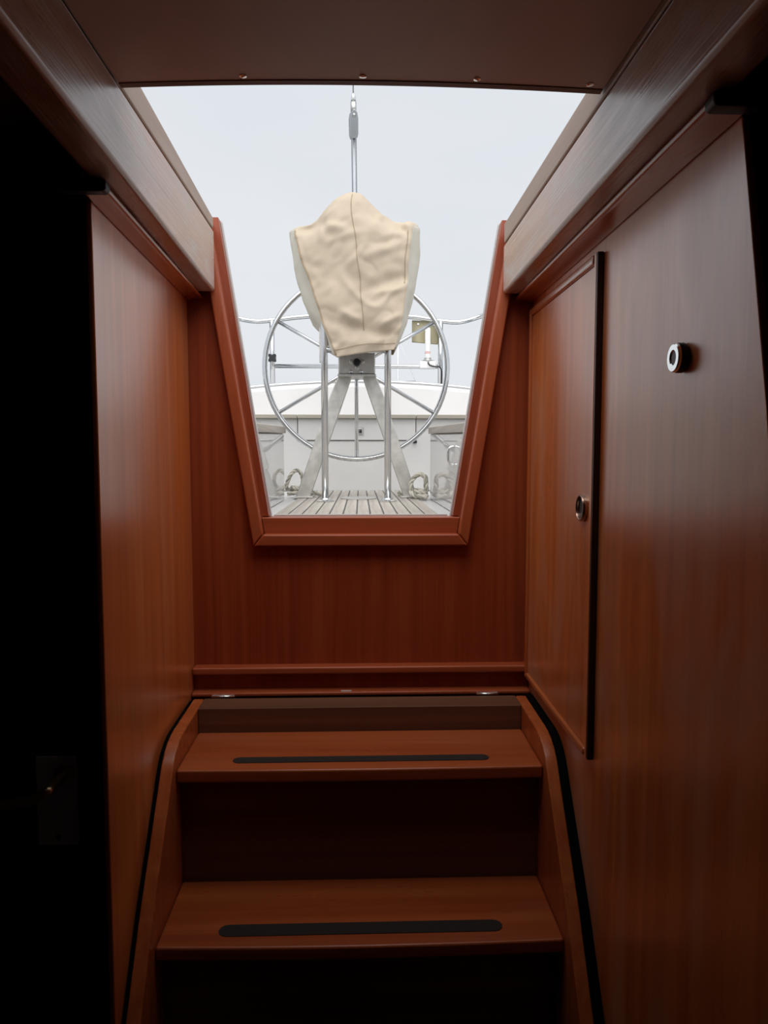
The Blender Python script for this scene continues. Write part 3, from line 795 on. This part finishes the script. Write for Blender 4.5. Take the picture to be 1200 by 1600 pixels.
def cover_pt(s, t, r):
    """s across 0..1, t up 0..1, r depth 0 (front) .. 1 (back)"""
    rr = min(1.0, r * 2.4)
    rr = rr * rr * (3 - 2 * rr)
    xf = -0.262 + s * (0.222 + 0.262)
    zt = interp(TOP, xf) * (1 + 0.040 * r)
    zb0 = (0.392 + 0.030 * s) * (1 - rr) + (0.515 - 0.06 * s) * rr
    z = zb0 + (zt - zb0) * t
    zq = zb0 + (0.93 - zb0) * min(1.0, t)
    zl = zb0 + (0.94 - zb0) * t
    L_ = interp(FL, zl) * (1 - rr) + interp(BL, zl) * rr
    R_ = interp(FR, zl) * (1 - rr) + interp(BR, zl) * rr
    x = L_ + (R_ - L_) * s
    y = YF + (YK - YF) * r
    # belly of the front face
    if r < 0.3:
        y -= 0.035 * math.sin(math.pi * s) * math.sin(math.pi * min(1, t * 0.95 + 0.03)) * (1 - r / 0.3)
        y += 0.03 * (1 - t) * (1 - r / 0.3) * 0.3
        if t > 0.8:
            y += 0.06 * ((t - 0.8) / 0.2) ** 2 * (1 - r / 0.3)
    # folds: diagonal pulls and small crumples
    y += 0.011 * noise3(x * 4 + z * 3, z * 5 - x * 2, 1.3 + r) * (1 if r < 0.3 else 0.4)
    y += 0.007 * noise3(x * 13 + z * 6, z * 15, 4.1 + r)
    y += 0.0045 * noise3(x * 30, z * 34 - x * 12, 7.7)
    fold = abs(noise3(x * 5 - z * 6, z * 4 + x * 5, 9.4 + r))
    y -= 0.009 * max(0.0, 0.16 - fold) / 0.16 * (1 if r < 0.3 else 0.5)
    fold = abs(noise3(x * 9 + z * 4, z * 9 - x * 7, 3.4 + r))
    y += 0.005 * max(0.0, 0.12 - fold) / 0.12
    # sharp pulls running in from the shoulders and across the lower right
    if r < 0.3:
        for (px, pz, qx, qz, w_, amp) in CREASES:
            ux, uz = qx - px, qz - pz
            ll = math.hypot(ux, uz)
            tt = ((x - px) * ux + (z - pz) * uz) / (ll * ll)
            if -0.1 < tt < 1.1:
                dd = abs((x - px) * uz - (z - pz) * ux) / ll
                y += amp * math.exp(-(dd / w_) ** 2) * max(0.0, math.sin(math.pi * (tt + 0.1) / 1.2))
    x += 0.006 * noise3(y * 9, z * 11, 2.2)
    return Vector((x, y, z))
NS, NT, NR = 64, 72, 24
bm = bmesh.new()
cache = {}
def V(i, j, k):
    key = (i, j, k)
    if key not in cache:
        cache[key] = bm.verts.new(cover_pt(i / NS, j / NT, k / NR))
    return cache[key]
front, rest = [], []
for i in range(NS):
    for j in range(NT):
        front.append(bm.faces.new((V(i, j, 0), V(i + 1, j, 0), V(i + 1, j + 1, 0), V(i, j + 1, 0))))
        bm.faces.new((V(i, j, NR), V(i, j + 1, NR), V(i + 1, j + 1, NR), V(i + 1, j, NR)))
for k in range(NR):
    for j in range(NT):
        rest.append(bm.faces.new((V(0, j, k), V(0, j + 1, k), V(0, j + 1, k + 1), V(0, j, k + 1))))
        rest.append(bm.faces.new((V(NS, j, k), V(NS, j, k + 1), V(NS, j + 1, k + 1), V(NS, j + 1, k))))
    for i in range(NS):
        bm.faces.new((V(i, NT, k), V(i + 1, NT, k), V(i + 1, NT, k + 1), V(i, NT, k + 1)))
for f in rest: f.material_index = 1
canvas = link('canvas', bm, 'canvas', None, smooth=True)
canvas.data.materials.append(M['canvas_side'])
sm = canvas.modifiers.new('soft', 'SMOOTH'); sm.factor = 0.5; sm.iterations = 3
so = canvas.modifiers.new('cloth', 'SOLIDIFY'); so.thickness = 0.003; so.offset = -1
child(canvas, cv)
def seam(name, pts, rad=0.0016):
    child(tube(name, [p + Vector((0, -0.0022, 0)) for p in pts], rad, 'stitch', None, 6), cv)
seam('centre_seam', [cover_pt(0.485 + 0.02 * (1 - j / 60), 0.14 + 0.84 * j / 60, 0) for j in range(61)], 0.0011)
seam('hem_seam', [cover_pt(0.02 + 0.96 * j / 50, 0.055, 0) for j in range(51)], 0.0010)
child(tube('side_seam', [cover_pt(0.004, 0.02 + 0.95 * j / 60, 0.0) + Vector((0, -0.001, 0)) for j in range(61)], 0.0030, 'stitch', None, 6), cv)
child(tube('side_seam', [cover_pt(0.965, 0.50 + 0.40 * j / 30, 0.0) + Vector((0, -0.002, 0)) for j in range(31)], 0.0013, 'stitch', None, 6), cv)

# ------------------------------------------------------------------ ropes
def rope(name, pts, r, label, n=14):
    path = smooth_path(pts, n)
    T, N = frames(path)
    root = tag(empty(name, pts[0]), label, 'rope', 'mooring ropes on the cockpit sole')
    length = [0.0]
    for a, b in zip(path[:-1], path[1:]): length.append(length[-1] + (b - a).length)
    for st_ in range(3):
        q_ = []
        for i, p in enumerate(path):
            a = 2 * math.pi * (st_ / 3 + length[i] / (r * 7.0))
            q_.append(p + (N[i] * math.cos(a) + T[i].cross(N[i]) * math.sin(a)) * r * 0.52)
        o = tube('strand', q_, r * 0.56, 'rope_dark' if st_ == 0 else 'rope', None, 7)
        child(o, root)
    return root
g = DZ + 0.0125
rope('rope_coil', [(-0.335, 3.42, g), (-0.30, 3.40, g + 0.006), (-0.25, 3.45, g), (-0.22, 3.50, g + 0.004), (-0.27, 3.53, g + 0.012), (-0.33, 3.50, g + 0.016), (-0.345, 3.44, g + 0.03), (-0.335, 3.42, g + 0.06), (-0.318, 3.42, g + 0.095), (-0.292, 3.42, g + 0.110), (-0.272, 3.42, g + 0.092), (-0.268, 3.44, g + 0.05), (-0.28, 3.47, g + 0.03), (-0.32, 3.46, g + 0.030), (-0.30, 3.42, g + 0.026), (-0.25, 3.415, g + 0.016), (-0.20, 3.40, g + 0.004), (-0.175, 3.43, g)], 0.0092, 'pale twisted rope heaped beside the left pedestal foot')
rope('rope_coil', [(0.175, 3.425, g), (0.25, 3.415, g + 0.002), (0.286, 3.38, g + 0.003), (0.288, 3.30, g), (0.284, 3.25, g + 0.004), (0.284, 3.23, g + 0.014), (0.235, 3.25, g + 0.020), (0.222, 3.25, g + 0.045), (0.232, 3.25, g + 0.075), (0.262, 3.25, g + 0.096), (0.288, 3.25, g + 0.080), (0.290, 3.25, g + 0.045), (0.290, 3.26, g + 0.022), (0.250, 3.268, g + 0.024), (0.222, 3.255, g + 0.018), (0.245, 3.205, g + 0.002), (0.285, 3.20, g), (0.288, 3.22, g + 0.002)], 0.0105, 'pale twisted rope coiled beside the right pedestal foot')

# ------------------------------------------------------------------ beyond the stern: water and far masts
bm = bmesh.new()
add_box(bm, -600, 600, -600, 900, -1.6, -1.5)
tag(link('water', bm, 'sea'), 'grey harbour water around the boat', None, None, 'structure')
# hull under the cockpit so the boat stands in the water
bm = bmesh.new()
hexa(bm, [(-1.0, -2.0, -1.55), (1.0, -2.0, -1.55), (0.8, 5.0, -1.55), (-0.8, 5.0, -1.55), (-1.3, -2.0, -1.10), (1.3, -2.0, -1.10), (1.05, 5.0, -0.41), (-1.05, 5.0, -0.41)])
bm2 = bmesh.new()
hexa(bm2, [(-1.0, 1.6, -1.55), (1.0, 1.6, -1.55), (0.85, 5.0, -1.55), (-0.85, 5.0, -1.55), (-1.2, 1.6, -0.41), (1.2, 1.6, -0.41), (1.05, 5.0, -0.41), (-1.05, 5.0, -0.41)])
bm.free()
tag(link('hull', bm2, 'gel_dull'), 'white hull below the cockpit', None, None, 'structure')
def mast(px_x, h, d, label, spread):
    m_ = tag(empty('distant_mast', (px_x, d, -1.5)), label, 'mast', 'masts in the far harbour')
    child(tube('pole', [(px_x, d, -1.5), (px_x, d, h)], 0.10, 'far_mast', None, 8), m_)
    if spread:
        child(tube('spreader', [(px_x - 0.6 * spread, d, h * 0.62), (px_x + 0.9 * spread, d, h * 0.63)], 0.04, 'far_mast', None, 6), m_)
    child(tube('shroud', [(px_x + 0.9 * max(spread, 1), d, -1.0), (px_x + 0.9 * max(spread, 1), d, h * 0.62), (px_x, d, h * 0.98)], 0.03, 'far_mast', None, 5), m_)
    return m_
mast(3.05, 9.6, 60, 'pale far mast just right of the canvas cover', 1.6)
mast(4.6, 7.5, 75, 'thin faint mast nearer the antenna', 0)
